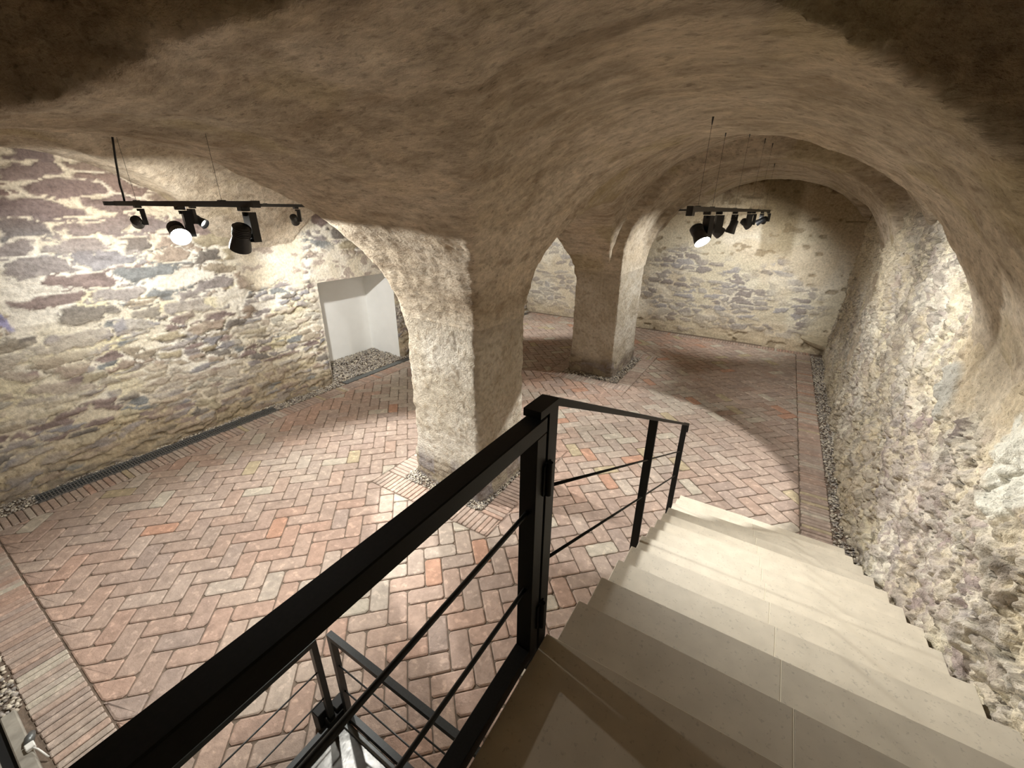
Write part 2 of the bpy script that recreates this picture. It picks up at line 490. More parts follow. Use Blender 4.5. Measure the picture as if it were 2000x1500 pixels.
# colours
n_big = fbm(x * 0.7, y * 0.7, z * 0.9, 40, 3)
n_mid = fbm(x * 3.0, y * 3.0, z * 6.0, 41, 4)
streak = fbm(x * 2.0, y * 6.0, z * 9.0, 42, 4)
plaster = mixc((0.40, 0.34, 0.26), (0.52, 0.455, 0.365), sstep(-0.6, 0.7, n_big + 0.4 * n_mid))
plaster = mixc(plaster, (0.26, 0.205, 0.145), 0.6 * sstep(0.0, 1.0, streak))
fine = fbm(x * 5.0, y * 16.0, z * 22.0, 47, 3)
plaster = plaster * (1 - 0.16 * np.clip(fine, -1, 1))[:, None]
plaster = mixc(plaster, (0.36, 0.30, 0.17), 0.5 * sstep(0.25, 0.8, fbm(x * 1.3, y * 1.3, z * 1.3, 43, 3)))
plaster = mixc(plaster, (0.58, 0.49, 0.37), 0.5 * sstep(0.35, 0.9, fbm(x * 1.7, y * 2.2, z * 3.0, 44, 4)))
# small chips where the render has fallen
plaster = mixc(plaster, (0.17, 0.135, 0.10), 0.35 * sstep(0.75, 1.05, fbm(x * 12, y * 12, z * 20, 45, 3)))
pil = mixc((0.58, 0.52, 0.42), (0.72, 0.67, 0.58), sstep(-0.5, 0.6, fbm(x * 2, y * 2, z * 2, 46, 3)))
pil = mixc(pil, (0.40, 0.32, 0.22), 0.6 * sstep(0.15, 0.8, r1))
colr = mixc(plaster, pil, low * (0.4 + 0.6 * inpil))
stonecol = palette(_hash(np.floor(x * 3), np.floor(y * 3), np.floor(z * 11 + n_mid), 6), [(0.30, 0.25, 0.21), (0.36, 0.31, 0.24), (0.25, 0.21, 0.17), (0.42, 0.36, 0.27), (0.30, 0.27, 0.26)])
colr = mixc(colr, stonecol, base_zone * sstep(0.0, 0.5, layer + 0.3) * inpil)
for (cx_, cy_, cz_, rx_, rz_) in ((-3.43, 3.74, 2.36, 0.022, 0.03), (-4.22, 3.70, 3.42, 0.06, 0.03)):
    k_ = sstep(0, 0.4, 1 - np.hypot(np.hypot(x - cx_, y - cy_) / (rx_ * 1.6), (z - cz_) / (rz_ * 1.6)))
    colr = mixc(colr, (0.10, 0.08, 0.06), k_)
colr = np.clip(colr, 0.02, 0.9)

cen = VV[QQ].mean(1)
def in_box(x0, x1, y0, y1, z1): return (cen[:, 0] > x0) & (cen[:, 0] < x1) & (cen[:, 1] > y0) & (cen[:, 1] < y1) & (cen[:, 2] < z1)
mp1 = in_box(-4.5, -2.4, 3.3, 5.2, 2.45); mp2 = in_box(-4.5, -2.3, 8.7, 11.4, 2.45)
mfr = (cen[:, 1] < -0.9) & (cen[:, 2] < 2.45)
def part_mesh(name, mask, mat):
    q = QQ[mask]; u, inv = np.unique(q, return_inverse=True)
    return mesh_np(name, VV[u], inv.reshape(-1, 4), mat, colr[u], smooth=True)
tag(part_mesh('ceiling', ~(mp1 | mp2 | mfr), M_VAULT), kind='structure')
tag(part_mesh('stone_pillar', mp1, M_PILLAR), 'thick square rough-plastered pillar in the centre of the picture, nearest the stairs', 'pillar', 'stone pillars of the cellar')
tag(part_mesh('stone_pillar', mp2, M_PILLAR), 'smaller looking pillar farther back, right of the big central one, with crumbling base', 'pillar', 'stone pillars of the cellar')
tag(part_mesh('wall_front_pier', mfr, M_PILLAR), kind='structure')

# ------------------------------------------------------------------ walls as finely displaced sheets
def masonry(u, v, su, sv, seed, warp=0.35, wf=1.0):
    wu = u / su + warp * fbm(u * 2.2 * wf, v * 3.5 * wf, 0, seed, 3); wv = v / sv + warp * fbm(u * 2.0 * wf, v * 4 * wf, 7.7, seed + 9, 3)
    wu = wu + 0.5 * (np.floor(wv) % 2)
    return worley(wu, wv, seed)

def sheet_faces(n, m, keep=None):
    i, j = np.meshgrid(np.arange(n - 1), np.arange(m - 1), indexing='ij')
    a = i * m + j
    q = np.stack([a, a + m, a + m + 1, a + 1], -1).reshape(-1, 4)
    return q if keep is None else q[keep.reshape(-1)]

# --- left wall (x = -8.25)
ys = np.arange(-2.45, 14.65, 0.0235); zs = np.arange(-0.06, 4.75, 0.0235)
# snap grid lines onto the edges of the white recess so that its rim is clean
def snap(arr, v): arr[np.argmin(abs(arr - v))] = v
NY0, NY1, NZ1 = 5.42, 7.52, 2.27
snap(ys, NY0); snap(ys, NY1); snap(zs, NZ1)
U, W = np.meshgrid(ys, zs, indexing='ij')
F1, F2, ra, rb = masonry(U, W, 0.62, 0.24, 101, 0.30)
G1, G2, rc, rd = masonry(U, W, 0.33, 0.115, 202, 0.35)
big = sstep(-0.25, 0.25, (W - 1.75) + 0.5 * fbm(U * 0.8, W * 0.8, 0, 60, 2) - 0.5 * sstep(3.0, 4.6, U) * 2 + 0.4 * (ra - 0.5))
e_big = sstep(0.10, 0.20, F2 - F1 + 0.10 * noise(U * 14, W * 18, 0, 61)); e_sm = sstep(0.08, 0.20, G2 - G1 + 0.10 * noise(U * 16, W * 20, 0, 62))
e_big = e_big * (ra > 0.12); e_sm = e_sm * (rc > 0.15)
bigm = big > 0.5
mask = np.where(bigm, np.maximum(e_big, 0.0), e_sm)
fill = bigm & (e_big < 0.5)                                     # little stones pinned in the wide joints
mask = np.where(fill & (G2 - G1 > 0.18) & (rc > 0.72) & (F2 - F1 < 0.07), 0.9, mask)
rr = np.where(bigm, rb, rd)
pal = [(0.27, 0.215, 0.20), (0.33, 0.30, 0.29), (0.25, 0.26, 0.26), (0.37, 0.32, 0.25), (0.30, 0.24, 0.22), (0.38, 0.35, 0.33), (0.22, 0.20, 0.18), (0.42, 0.37, 0.27), (0.31, 0.30, 0.31), (0.40, 0.33, 0.27)]
sc = palette(rr, pal) * (0.85 + 0.3 * fbm(U * 9, W * 20, 0, 63, 3)[..., None] * 0.5 + 0.15)
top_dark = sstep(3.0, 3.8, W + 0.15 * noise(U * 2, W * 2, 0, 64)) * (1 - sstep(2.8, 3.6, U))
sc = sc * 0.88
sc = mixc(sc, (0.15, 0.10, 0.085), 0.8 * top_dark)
mo = mixc((0.64, 0.595, 0.49), (0.70, 0.67, 0.60), sstep(-0.4, 0.5, fbm(U * 1.5, W * 1.5, 3, 65, 3)))
mo = mixc(mo, (0.62, 0.56, 0.34), 0.6 * sstep(0.25, 0.6, fbm(U * 1.6, W * 3.2, 0, 66, 3)) * (1 - sstep(2.4, 3.0, W)))
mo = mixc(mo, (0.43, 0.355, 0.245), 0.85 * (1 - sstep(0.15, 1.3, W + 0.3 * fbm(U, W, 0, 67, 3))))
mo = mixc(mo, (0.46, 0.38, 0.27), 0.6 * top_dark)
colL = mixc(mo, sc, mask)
crev = (1 - sstep(0.0, 0.05, np.where(bigm, F2 - F1, G2 - G1))) * sstep(0.0, 0.5, fbm(U * 1.6, W * 2.5, 8, 98, 3)) * (1 - sstep(1.9, 2.6, W))
colL = mixc(colL, (0.10, 0.075, 0.05), 0.8 * crev)
# yellowish plaster smears over the stones low down
sm = sstep(0.12, 0.5, fbm(U * 1.3, W * 2.6, 0, 68, 4)) * (1 - sstep(1.9, 2.5, W)) * 0.6
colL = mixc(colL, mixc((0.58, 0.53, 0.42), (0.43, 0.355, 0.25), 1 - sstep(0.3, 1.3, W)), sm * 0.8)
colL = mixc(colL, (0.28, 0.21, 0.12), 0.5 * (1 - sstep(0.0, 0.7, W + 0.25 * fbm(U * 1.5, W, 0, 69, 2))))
# plaster pier between the two lunettes, and plaster above the recess
pier = sstep(3.85, 4.1, U + 0.12 * noise(W * 3, U * 2, 0, 70)) * (1 - sstep(5.05, 5.25, U - 0.16 * (W - 2.6))) * sstep(2.25, 2.45, W + 0.2 * noise(U * 3, W * 2, 0, 71))
over = sstep(5.2, 5.5, U) * sstep(2.0, 2.2, W) * (1 - sstep(2.85, 3.15, W + 0.35 * noise(U * 2.2, 0, 0, 72)))
rim = sstep(0.0, 1.0, 1 - np.maximum(0, np.maximum(NY0 - U, 0) / 0.10)) * (U < NY0) * (U > NY0 - 0.12) * (W < NZ1)
pl = np.maximum(pier, over)
pcol = mixc((0.60, 0.54, 0.43), (0.68, 0.63, 0.54), sstep(-0.4, 0.5, fbm(U * 2, W * 2, 0, 73, 3)))
chips = sstep(0.55, 0.62, fbm(U * 4, W * 7, 0, 74, 3))
pcol = mixc(pcol, (0.40, 0.34, 0.29), chips)
colL = mixc(colL, pcol, pl)
greyp = sstep(0.0, 0.15, 0.55 - np.hypot((U - 5.0) / 0.75, (W - 3.98) / 0.33)) * (W > 3.8)
colL = mixc(colL, (0.36, 0.36, 0.31), greyp)
colL = mixc(colL, (0.70, 0.66, 0.58), rim * 0.8)
lil = sstep(0, 0.2, 1 - np.hypot((U - 0.93 - 0.4 * (2.45 - W)) / 0.07, (W - 2.45) / 0.19) + 0.25 * noise(U * 9, W * 9, 0, 78))
colL = mixc(colL, (0.33, 0.32, 0.48), lil)
relief = mask * (0.028 + 0.03 * (rr - 0.5)) * (1 - pl) - 0.03 * crev + 0.024 * fbm(U * 3.4, W * 8, 0, 75, 4) * (1 - 0.6 * pl) + 0.03 * noise(U * 0.6, W * 0.8, 0, 76)
lowr = 1 - sstep(0.2, 1.0, W)
relief = relief + lowr * (0.03 * fbm(U * 5, W * 9, 0, 77, 3) + 0.06 * (1 - sstep(0, 0.8, W)))
nearn = np.maximum.reduce([np.zeros_like(U), 1 - np.maximum(np.maximum(NY0 - U, U - NY1), W - NZ1) / 0.12]) 
relief = relief * (1 - np.clip(nearn, 0, 1))
Vl = np.stack([-8.25 + relief, U, W], -1).reshape(-1, 3)
kc = ~((U[:-1, :-1] >= NY0 - 1e-6) & (U[1:, 1:] <= NY1 + 1e-6) & (W[1:, 1:] <= NZ1 + 1e-6))
kc = ~((U[:-1, :-1] > NY0 - 0.001) & (U[1:, :-1] < NY1 + 0.001) & (W[:-1, 1:] < NZ1 + 0.001))
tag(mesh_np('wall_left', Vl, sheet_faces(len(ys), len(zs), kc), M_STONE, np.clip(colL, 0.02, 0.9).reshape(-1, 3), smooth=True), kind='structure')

# white recess in the left wall
rb_ = MB()
NX = -9.35
rb_.add([(-8.25, NY0, -0.05), (NX, NY0, -0.05), (NX, NY0, NZ1), (-8.25, NY0, NZ1)], [[0, 1, 2, 3]])
rb_.add([(NX, NY0, -0.05), (NX, NY1, -0.05), (NX, NY1, NZ1), (NX, NY0, NZ1)], [[0, 1, 2, 3]])
rb_.add([(NX, NY1, -0.05), (-8.25, NY1, -0.05), (-8.25, NY1, NZ1), (NX, NY1, NZ1)], [[0, 1, 2, 3]])
rb_.add([(NX, NY0, NZ1), (NX, NY1, NZ1), (-8.25, NY1, NZ1), (-8.25, NY0, NZ1)], [[0, 1, 2, 3]])
rec = rb_.build('wall_recess', M_WHITE); tag(rec, kind='structure')

# --- right wall
def growing(a, b, s0, s1, mid):
    r = [a]
    while r[-1] < b:
        t = min(max((r[-1] - mid) / (b - mid), 0), 1); r.append(r[-1] + s0 + (s1 - s0) * t)
    return np.array(r)
ys = np.concatenate([np.arange(-2.45, 1.4, 0.05), growing(1.4, 14.65, 0.0135, 0.032, 6.5)]); zs = np.concatenate([np.arange(-0.06, 4.4, 0.0145), np.arange(4.4, 5.5, 0.05)])
U, W = np.meshgrid(ys, zs, indexing='ij')
tilt = 0.35 * U                                                 # stones lean a little along the wall
F1, F2, ra, rb2 = masonry(U * 0.9 + 0.3 * W, W - 0.25 * U, 0.15, 0.19, 303, 0.6, 2.2)
G1, G2, rc, rd = masonry(U + 0.2 * W, W - 0.2 * U, 0.065, 0.085, 404, 0.45, 3.0)
eb = sstep(0.08, 0.26, F2 - F1 + 0.10 * noise(U * 20, W * 20, 0, 81)) * (ra > 0.42)
es = sstep(0.12, 0.26, G2 - G1) * (rc > 0.5)
mask = np.maximum(eb, es * 0.8 * (eb < 0.3))
pal = [(0.33, 0.27, 0.26), (0.42, 0.37, 0.33), (0.36, 0.33, 0.32), (0.50, 0.44, 0.36), (0.27, 0.23, 0.21), (0.46, 0.42, 0.37), (0.37, 0.33, 0.29)]
sc = palette(np.where(eb > 0.3, rb2, rd), pal)
mo = mixc((0.64, 0.575, 0.43), (0.71, 0.665, 0.56), sstep(-0.4, 0.5, fbm(U * 2, W * 2, 3, 82, 3)))
mo = mixc(mo, (0.54, 0.455, 0.32), 0.7 * sstep(-0.1, 0.6, fbm(U * 1.1, W * 1.4, 0, 83, 3)))
purple = sstep(-0.1, 0.35, 0.9 - np.hypot((U - 4.9) / 2.0, (W - 1.35) / 0.9) + 0.35 * fbm(U * 2, W * 2, 0, 84, 3))
colR = mixc(mo, sc, mask * (0.65 + 0.35 * purple))
crevR = (1 - sstep(0.02, 0.10, F2 - F1)) * sstep(0.05, 0.5, fbm(U * 2.3, W * 2.3, 8, 99, 3))
colR = mixc(colR, (0.13, 0.10, 0.075), 0.75 * crevR)
colR = colR * (1 - 0.35 * sstep(0.3, 0.75, fbm(U * 9, W * 9, 0, 97, 3)))[..., None]
colR = mixc(colR, (0.40, 0.33, 0.29), 0.35 * purple)
# smoother ochre render below the springing of the near arch
pz = sstep(1.95, 2.5, W + 0.25 * fbm(U * 1.5, W * 1.5, 0, 85, 3)) * (1 - sstep(4.75, 4.95, U + 0.05 * noise(W * 6, 0, 0, 86)))
colR = mixc(colR, mixc((0.50, 0.415, 0.29), (0.58, 0.50, 0.38), sstep(-0.3, 0.4, fbm(U * 3, W * 3, 0, 87, 3))), 0.85 * pz)
greyp = sstep(0.0, 0.25, 1 - np.hypot((U - 3.25) / 0.32, (W - 2.45) / 0.32) + 0.25 * noise(U * 8, W * 8, 0, 88))
colR = mixc(colR, (0.62, 0.60, 0.52), greyp)
# grey boulder and a dark fist-sized cobble
bo = sstep(0, 0.25, 1 - np.hypot(((U - 4.75) - 0.25 * (W - 2.35)) / 0.22, (W - 2.35) / 0.30) + 0.2 * noise(U * 7, W * 7, 0, 89))
colR = mixc(colR, (0.40, 0.385, 0.34), bo)
co = sstep(0, 0.3, 1 - np.hypot((U - 4.12) / 0.085, (W - 2.24) / 0.15))
colR = mixc(colR, (0.22, 0.185, 0.165), co)
r_ = fbm(U * 3.2, W * 3.2, 0, 91, 4); rid = 1 - np.abs(fbm(U * 6.5, W * 5, 0, 92, 4))
crack = sstep(0.90, 0.99, 1 - np.abs(fbm(U * 2.6, W * 2.4, 5, 93, 3)))
crag = sstep(-0.2, 0.5, fbm(U * 1.4, W * 1.4, 0, 94, 2))
relief = (0.042 * r_ + 0.036 * (rid - 0.7) + mask * (0.024 + 0.04 * (np.where(eb > .3, rb2, rd) - 0.4)) + 0.010 * fbm(U * 22, W * 22, 0, 95, 3)) * (1 - 0.65 * pz) - 0.07 * crack * crag * (1 - pz) - 0.045 * crevR * (1 - pz)
relief = relief + 0.05 * bo + 0.05 * co
basew = 0.10 * (1 - sstep(0.0, 1.3, W)) * sstep(5.2, 6.2, U)
XR = np.interp(U, [0, 3.2, 4.9, 6.5, 9.0, 14.6], [1.375, 1.40, 1.50, 1.56, 1.62, 1.72])
# shallow buttress that carries the second arch
but = 0.10 * sstep(8.2, 8.7, U) * (1 - sstep(9.6, 10.2, U)) * sstep(0.3, 2.3, W)
Vr = np.stack([XR - relief - basew - but, U, W], -1).reshape(-1, 3)
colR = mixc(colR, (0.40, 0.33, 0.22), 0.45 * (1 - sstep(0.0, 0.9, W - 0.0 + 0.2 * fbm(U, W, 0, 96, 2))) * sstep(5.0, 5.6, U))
colR = mixc(colR, (0.60, 0.52, 0.38), 0.6 * sstep(8.3, 8.7, U) * sstep(2.0, 2.6, W))
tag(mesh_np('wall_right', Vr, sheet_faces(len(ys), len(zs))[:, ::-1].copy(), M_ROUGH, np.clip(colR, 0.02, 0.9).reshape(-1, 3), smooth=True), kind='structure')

# --- back wall (y = 14.4)
xs = np.arange(-8.6, 2.05, 0.03); zs = np.arange(-0.06, 4.8, 0.03)
U, W = np.meshgrid(xs, zs, indexing='ij')
F1, F2, ra, rb2 = masonry(U, W, 0.42, 0.17, 505, 0.35)
patch = sstep(-0.15, 0.2, 1.0 - np.hypot((U + 1.9) / 2.6, (W - 1.25) / 1.35) + 0.3 * fbm(U * 1.2, W * 1.2, 0, 111, 3))
patch = np.maximum(patch, (U < -4.5) * 0.8)
mask = sstep(0.10, 0.22, F2 - F1 + 0.08 * noise(U * 14, W * 18, 0, 112)) * (ra > 0.22) * patch
sc = palette(rb2, [(0.34, 0.31, 0.28), (0.40, 0.37, 0.33), (0.29, 0.26, 0.24), (0.44, 0.40, 0.34), (0.36, 0.34, 0.33)])
mo = mixc((0.57, 0.50, 0.385), (0.65, 0.60, 0.50), sstep(-0.4, 0.5, fbm(U * 1.2, W * 1.2, 3, 113, 3) + (0.3 * patch)))
mo = mixc(mo, (0.56, 0.52, 0.40), 0.5 * sstep(0.1, 0.6, fbm(U * 0.9, W * 0.9, 9, 114, 3)))
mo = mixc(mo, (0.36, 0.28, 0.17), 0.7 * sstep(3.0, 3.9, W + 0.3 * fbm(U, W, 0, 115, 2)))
band = sstep(-0.85, -0.7, U - 0.12 * (4.4 - W)) * (1 - sstep(0.05, 0.25, U - 0.05 * (4.4 - W))) * sstep(2.3, 2.9, W)
mo = mixc(mo, (0.25, 0.20, 0.12), 0.75 * band)
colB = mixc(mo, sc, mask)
colB = mixc(colB, (0.42, 0.33, 0.21), 0.5 * (1 - sstep(0.1, 0.8, W)))
relief = mask * 0.025 + 0.025 * fbm(U * 2.5, W * 4, 0, 116, 4) + 0.03 * noise(U * 0.7, W * 0.9, 0, 117)
holes = sstep(0.60, 0.66, fbm(U * 3.5, W * 7, 0, 118, 2))
relief = relief - 0.05 * holes * (1 - patch); colB = mixc(colB, (0.2, 0.15, 0.09), 0.6 * holes * (1 - patch))
ledge = 0.16 * sstep(0.02, 0.05, U - 0.05) * (1 - sstep(0.30, 0.42, W + 0.05 * noise(U * 4, 0, 0, 119)))
relief = relief + ledge
Vb = np.stack([U, 14.4 - relief, W], -1).reshape(-1, 3)
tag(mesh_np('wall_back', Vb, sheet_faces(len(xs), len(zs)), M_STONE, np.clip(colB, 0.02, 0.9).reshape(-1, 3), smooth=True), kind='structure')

# --- front wall behind the photographer (coarse)
xs = np.arange(-8.6, 2.05, 0.1); zs = np.arange(-0.06, 5.5, 0.1)
U, W = np.meshgrid(xs, zs, indexing='ij')
Vf = np.stack([U, -2.4 + 0.03 * fbm(U * 2, W * 3, 0, 120, 3), W], -1).reshape(-1, 3)
colF = np.ones((Vf.shape[0], 3)) * (0.50, 0.41, 0.29)
tag(mesh_np('wall_front', Vf, sheet_faces(len(xs), len(zs))[:, ::-1].copy(), M_STONE, colF, smooth=True), kind='structure')

# stone slab jutting out of the foot of the back wall
sl = MB()
top = [(0.98, 14.33, 0.40), (1.05, 14.16, 0.40), (1.28, 13.98, 0.37), (1.62, 13.84, 0.33), (1.85, 13.80, 0.33), (1.85, 14.45, 0.50), (1.0, 14.45, 0.47)]
bot = [(1.02, 14.36, 0.33), (1.10, 14.22, 0.31), (1.33, 14.06, 0.25), (1.64, 13.92, 0.20), (1.85, 13.88, 0.19), (1.85, 14.45, 0.22), (1.02, 14.45, 0.30)]
sl.add(top + bot, [list(range(7)), list(range(13, 6, -1))] + [[i, i + 7, (i + 1) % 7 + 7, (i + 1) % 7] for i in range(7)])
tag(sl.build('stone_slab', M_SLAB), 'flat rough stone slab jutting out low at the far right corner of the back wall', 'stone')

# ------------------------------------------------------------------ brick floor: every brick is geometry
def clip(poly, a, b, c):
    """keep the side a*x+b*y <= c"""
    out = []
    for i in range(len(poly)):
        p, q = poly[i], poly[(i + 1) % len(poly)]
        dp, dq = a * p[0] + b * p[1] - c, a * q[0] + b * q[1] - c
        if dp <= 0: out.append(p)
        if (dp < 0 < dq) or (dq < 0 < dp):
            t = dp / (dp - dq); out.append((p[0] + t * (q[0] - p[0]), p[1] + t * (q[1] - p[1])))
    return out
def area(p):
    return 0.5 * sum(p[i][0] * p[(i + 1) % len(p)][1] - p[(i + 1) % len(p)][0] * p[i][1] for i in range(len(p)))
def inset(poly, d):
    n = len(poly); out = []
    for i in range(n):
        p0, p1, p2 = Vector(poly[i - 1]), Vector(poly[i]), Vector(poly[(i + 1) % n])
        e1, e2 = (p1 - p0), (p2 - p1)
        if e1.length < 1e-5 or e2.length < 1e-5: return None
        e1.normalize(); e2.normalize()
        n1, n2 = Vector((-e1.y, e1.x)), Vector((-e2.y, e2.x))
        k = 1 + n1.dot(n2)
        if k < 0.15: return None
        out.append(tuple(p1 + (n1 + n2) * (d / k)))
    return out if area(out) > 1e-4 else None

bv, bf, bc = [], [], []
def brick(poly, col, joint=0.0065, bev=0.011, depth=0.020, ztop=0.0, rad=(0.012, 0.034)):
    poly = [p for i, p in enumerate(poly) if (Vector(p) - Vector(poly[i - 1])).length > 0.004]
    if len(poly) < 3 or area(poly) < 0.0012: return
    # knock the corners off
    cut = []
    n = len(poly)
    for i in range(n):
        p0, p1, p2 = Vector(poly[i - 1]), Vector(poly[i]), Vector(poly[(i + 1) % n])
        d1, d2 = (p0 - p1), (p2 - p1); r = random.uniform(*rad)
        r1, r2 = min(r, d1.length * 0.35), min(r, d2.length * 0.35)
        cut += [tuple(p1 + d1.normalized() * r1), tuple(p1 + d2.normalized() * r2)]
    a = inset(cut, joint)
    if not a: return
    b = inset(a, bev * random.uniform(0.7, 1.3)) 
    if not b: return
    m = len(a); base = len(bv)
    dz = random.uniform(-0.002, 0.002) + ztop; tx, ty = random.uniform(-0.012, 0.012), random.uniform(-0.012, 0.012)
    cx, cy = sum(p[0] for p in a) / m, sum(p[1] for p in a) / m
    for p in a: bv.append((p[0], p[1], ztop - depth))
    for p in a: bv.append((p[0], p[1], ztop - 0.006 + tx * (p[0] - cx)))
    for p in b: bv.append((p[0], p[1], dz + tx * (p[0] - cx) + ty * (p[1] - cy)))
    for i in range(m):
        j = (i + 1) % m
        bf.append([base + i, base + j, base + m + j, base + m + i])
        bf.append([base + m + i, base + m + j, base + 2 * m + j, base + 2 * m + i])
    bf.append([base + 2 * m + i for i in range(m)])
    bc.extend([col] * (3 * m))

BP = [(0.385, 0.295, 0.245), (0.39, 0.305, 0.255), (0.37, 0.285, 0.24), (0.405, 0.325, 0.275), (0.385, 0.30, 0.25), (0.40, 0.295, 0.24), (0.355, 0.28, 0.24), (0.395, 0.31, 0.26)]
def bcol(x, y):
    c = np.array(random.choice(BP)) * random.uniform(0.90, 1.08)
    n1 = float(fbm(np.array([x * 0.5]), np.array([y * 0.5]), 0, 141, 2)[0]); n2 = float(fbm(np.array([x * 0.7]), np.array([y * 0.7]), 5, 142, 2)[0])
    k = random.random()
    c = c + (np.array((0.43, 0.285, 0.22)) - c) * max(0, min(0.8, n1 * 1.3 * k))
    c = c + (np.array((0.46, 0.41, 0.35)) - c) * max(0, min(0.8, n2 * 1.2 * random.random()))
    r = random.random()
    if r < 0.02: c = np.array((0.44, 0.265, 0.19))
    elif r < 0.05: c = np.array((0.46, 0.41, 0.34))
    elif r < 0.08: c = np.array((0.42, 0.35, 0.24))
    return tuple(c)

FX0, FX1, FY0, FY1 = -7.54, 0.96, 0.04, 13.95
PB = [(-4.46, -2.37, 3.27, 5.30), (-4.38, -2.32, 8.62, 11.42)]        # outer edge of the brick frames round the pillars
W_ = 0.190
ca = math.cos(math.radians(45))
def rot(p): return ((p[0] - p[1]) * ca + -3.3, (p[0] + p[1]) * ca + 1.5)
def outside(poly, rect):
    """pieces of poly outside rect"""
    x0, x1, y0, y1 = rect
    P = poly; out = []
    xsn = [p[0] for p in P]; ysn = [p[1] for p in P]
    if max(xsn) <= x0 or min(xsn) >= x1 or max(ysn) <= y0 or min(ysn) >= y1: return [P]
    for a, b, c in ((1, 0, x0), (-1, 0, -x1), (0, 1, y0), (0, -1, -y1)):
        o = clip(P, a, b, c)
        if len(o) >= 3: out.append(o)
        P = clip(P, -a, -b, -c)
        if len(P) < 3: break
    return out
STAIR = (-0.42, 1.5, -3.0, 5.15)
for i in range(-90, 91):
    for j in range(-60, 61):
        ox, oy = i + 2 * j, -i + 2 * j
        for (x0, y0, x1, y1) in ((0, 0, 2, 1), (2, 0, 3, 2)):
            q = [(ox + x0, oy + y0), (ox + x1, oy + y0), (ox + x1, oy + y1), (ox + x0, oy + y1)]
            cx, cy = rot(((ox + x0 + x1 * 0.5 - x0 * 0.5) * W_, (oy + y0 * 0.5 + y1 * 0.5) * W_))
            if cx < FX0 - .4 or cx > FX1 + .4 or cy < FY0 - .4 or cy > FY1 + .4: continue
            P = [rot((p[0] * W_, p[1] * W_)) for p in q]
            for a, b, c in ((1, 0, FX1), (-1, 0, -FX0), (0, 1, FY1), (0, -1, -FY0)):
                P = clip(P, a, b, c)
                if len(P) < 3: break
            if len(P) < 3: continue
            pcs = [P]
            for R in PB + [STAIR]:
                pcs = [s for t in pcs for s in outside(t, R)]
            col = bcol(cx, cy)
            for s in pcs: brick(s, col)
def soldiers(x0, x1, y0, y1, along, skew=0.0):
    """row of bricks on edge; along = 'x' or 'y' is the way the row runs"""
    t = 0.0; L = (x1 - x0) if along == 'x' else (y1 - y0)
    while t < L - 0.02:
        w = random.uniform(0.066, 0.080); w = min(w, L - t); j = random.uniform(-0.008, 0.008)
        if along == 'x': P = [(x0 + t, y0 + j), (x0 + t + w, y0 + j), (x0 + t + w, y1 + j * .3), (x0 + t, y1 + j * .3)]
        else: P = [(x0 + j, y0 + t), (x1 + j * .3, y0 + t), (x1 + j * .3, y0 + t + w), (x0 + j, y0 + t + w)]
        brick(P, bcol((x0 + x1) / 2 + 3 * t, (y0 + y1) / 2), joint=0.0045, bev=0.007, ztop=0.002, rad=(0.006, 0.018))
        t += w
soldiers(0.965, 1.305, 4.9, 13.95, 'y')
soldiers(-7.875, -7.545, -0.30, 13.95, 'y')
soldiers(-7.54, -2.30, -0.30, 0.035, 'x')
soldiers(-7.9, 1.305, 13.96, 14.22, 'x')
for (x0, x1, y0, y1) in PB:
    soldiers(x0, x1, y0, y0 + 0.33, 'x'); soldiers(x0, x1, y1 - 0.33, y1, 'x')
    soldiers(x0, x0 + 0.33, y0 + 0.335, y1 - 0.335, 'y'); soldiers(x1 - 0.33, x1, y0 + 0.335, y1 - 0.335, 'y')
# mortar bed and subfloor
b0 = len(bv)
bv += [(-9.4, -2.5, -0.014), (2.0, -2.5, -0.014), (2.0, 14.7, -0.014), (-9.4, 14.7, -0.014)]
bf.append([b0, b0 + 1, b0 + 2, b0 + 3]); bc += [(0.17, 0.13, 0.10)] * 4
tag(mesh_np('floor', np.array(bv), bf, M_BRICK, np.array(bc)), kind='structure')

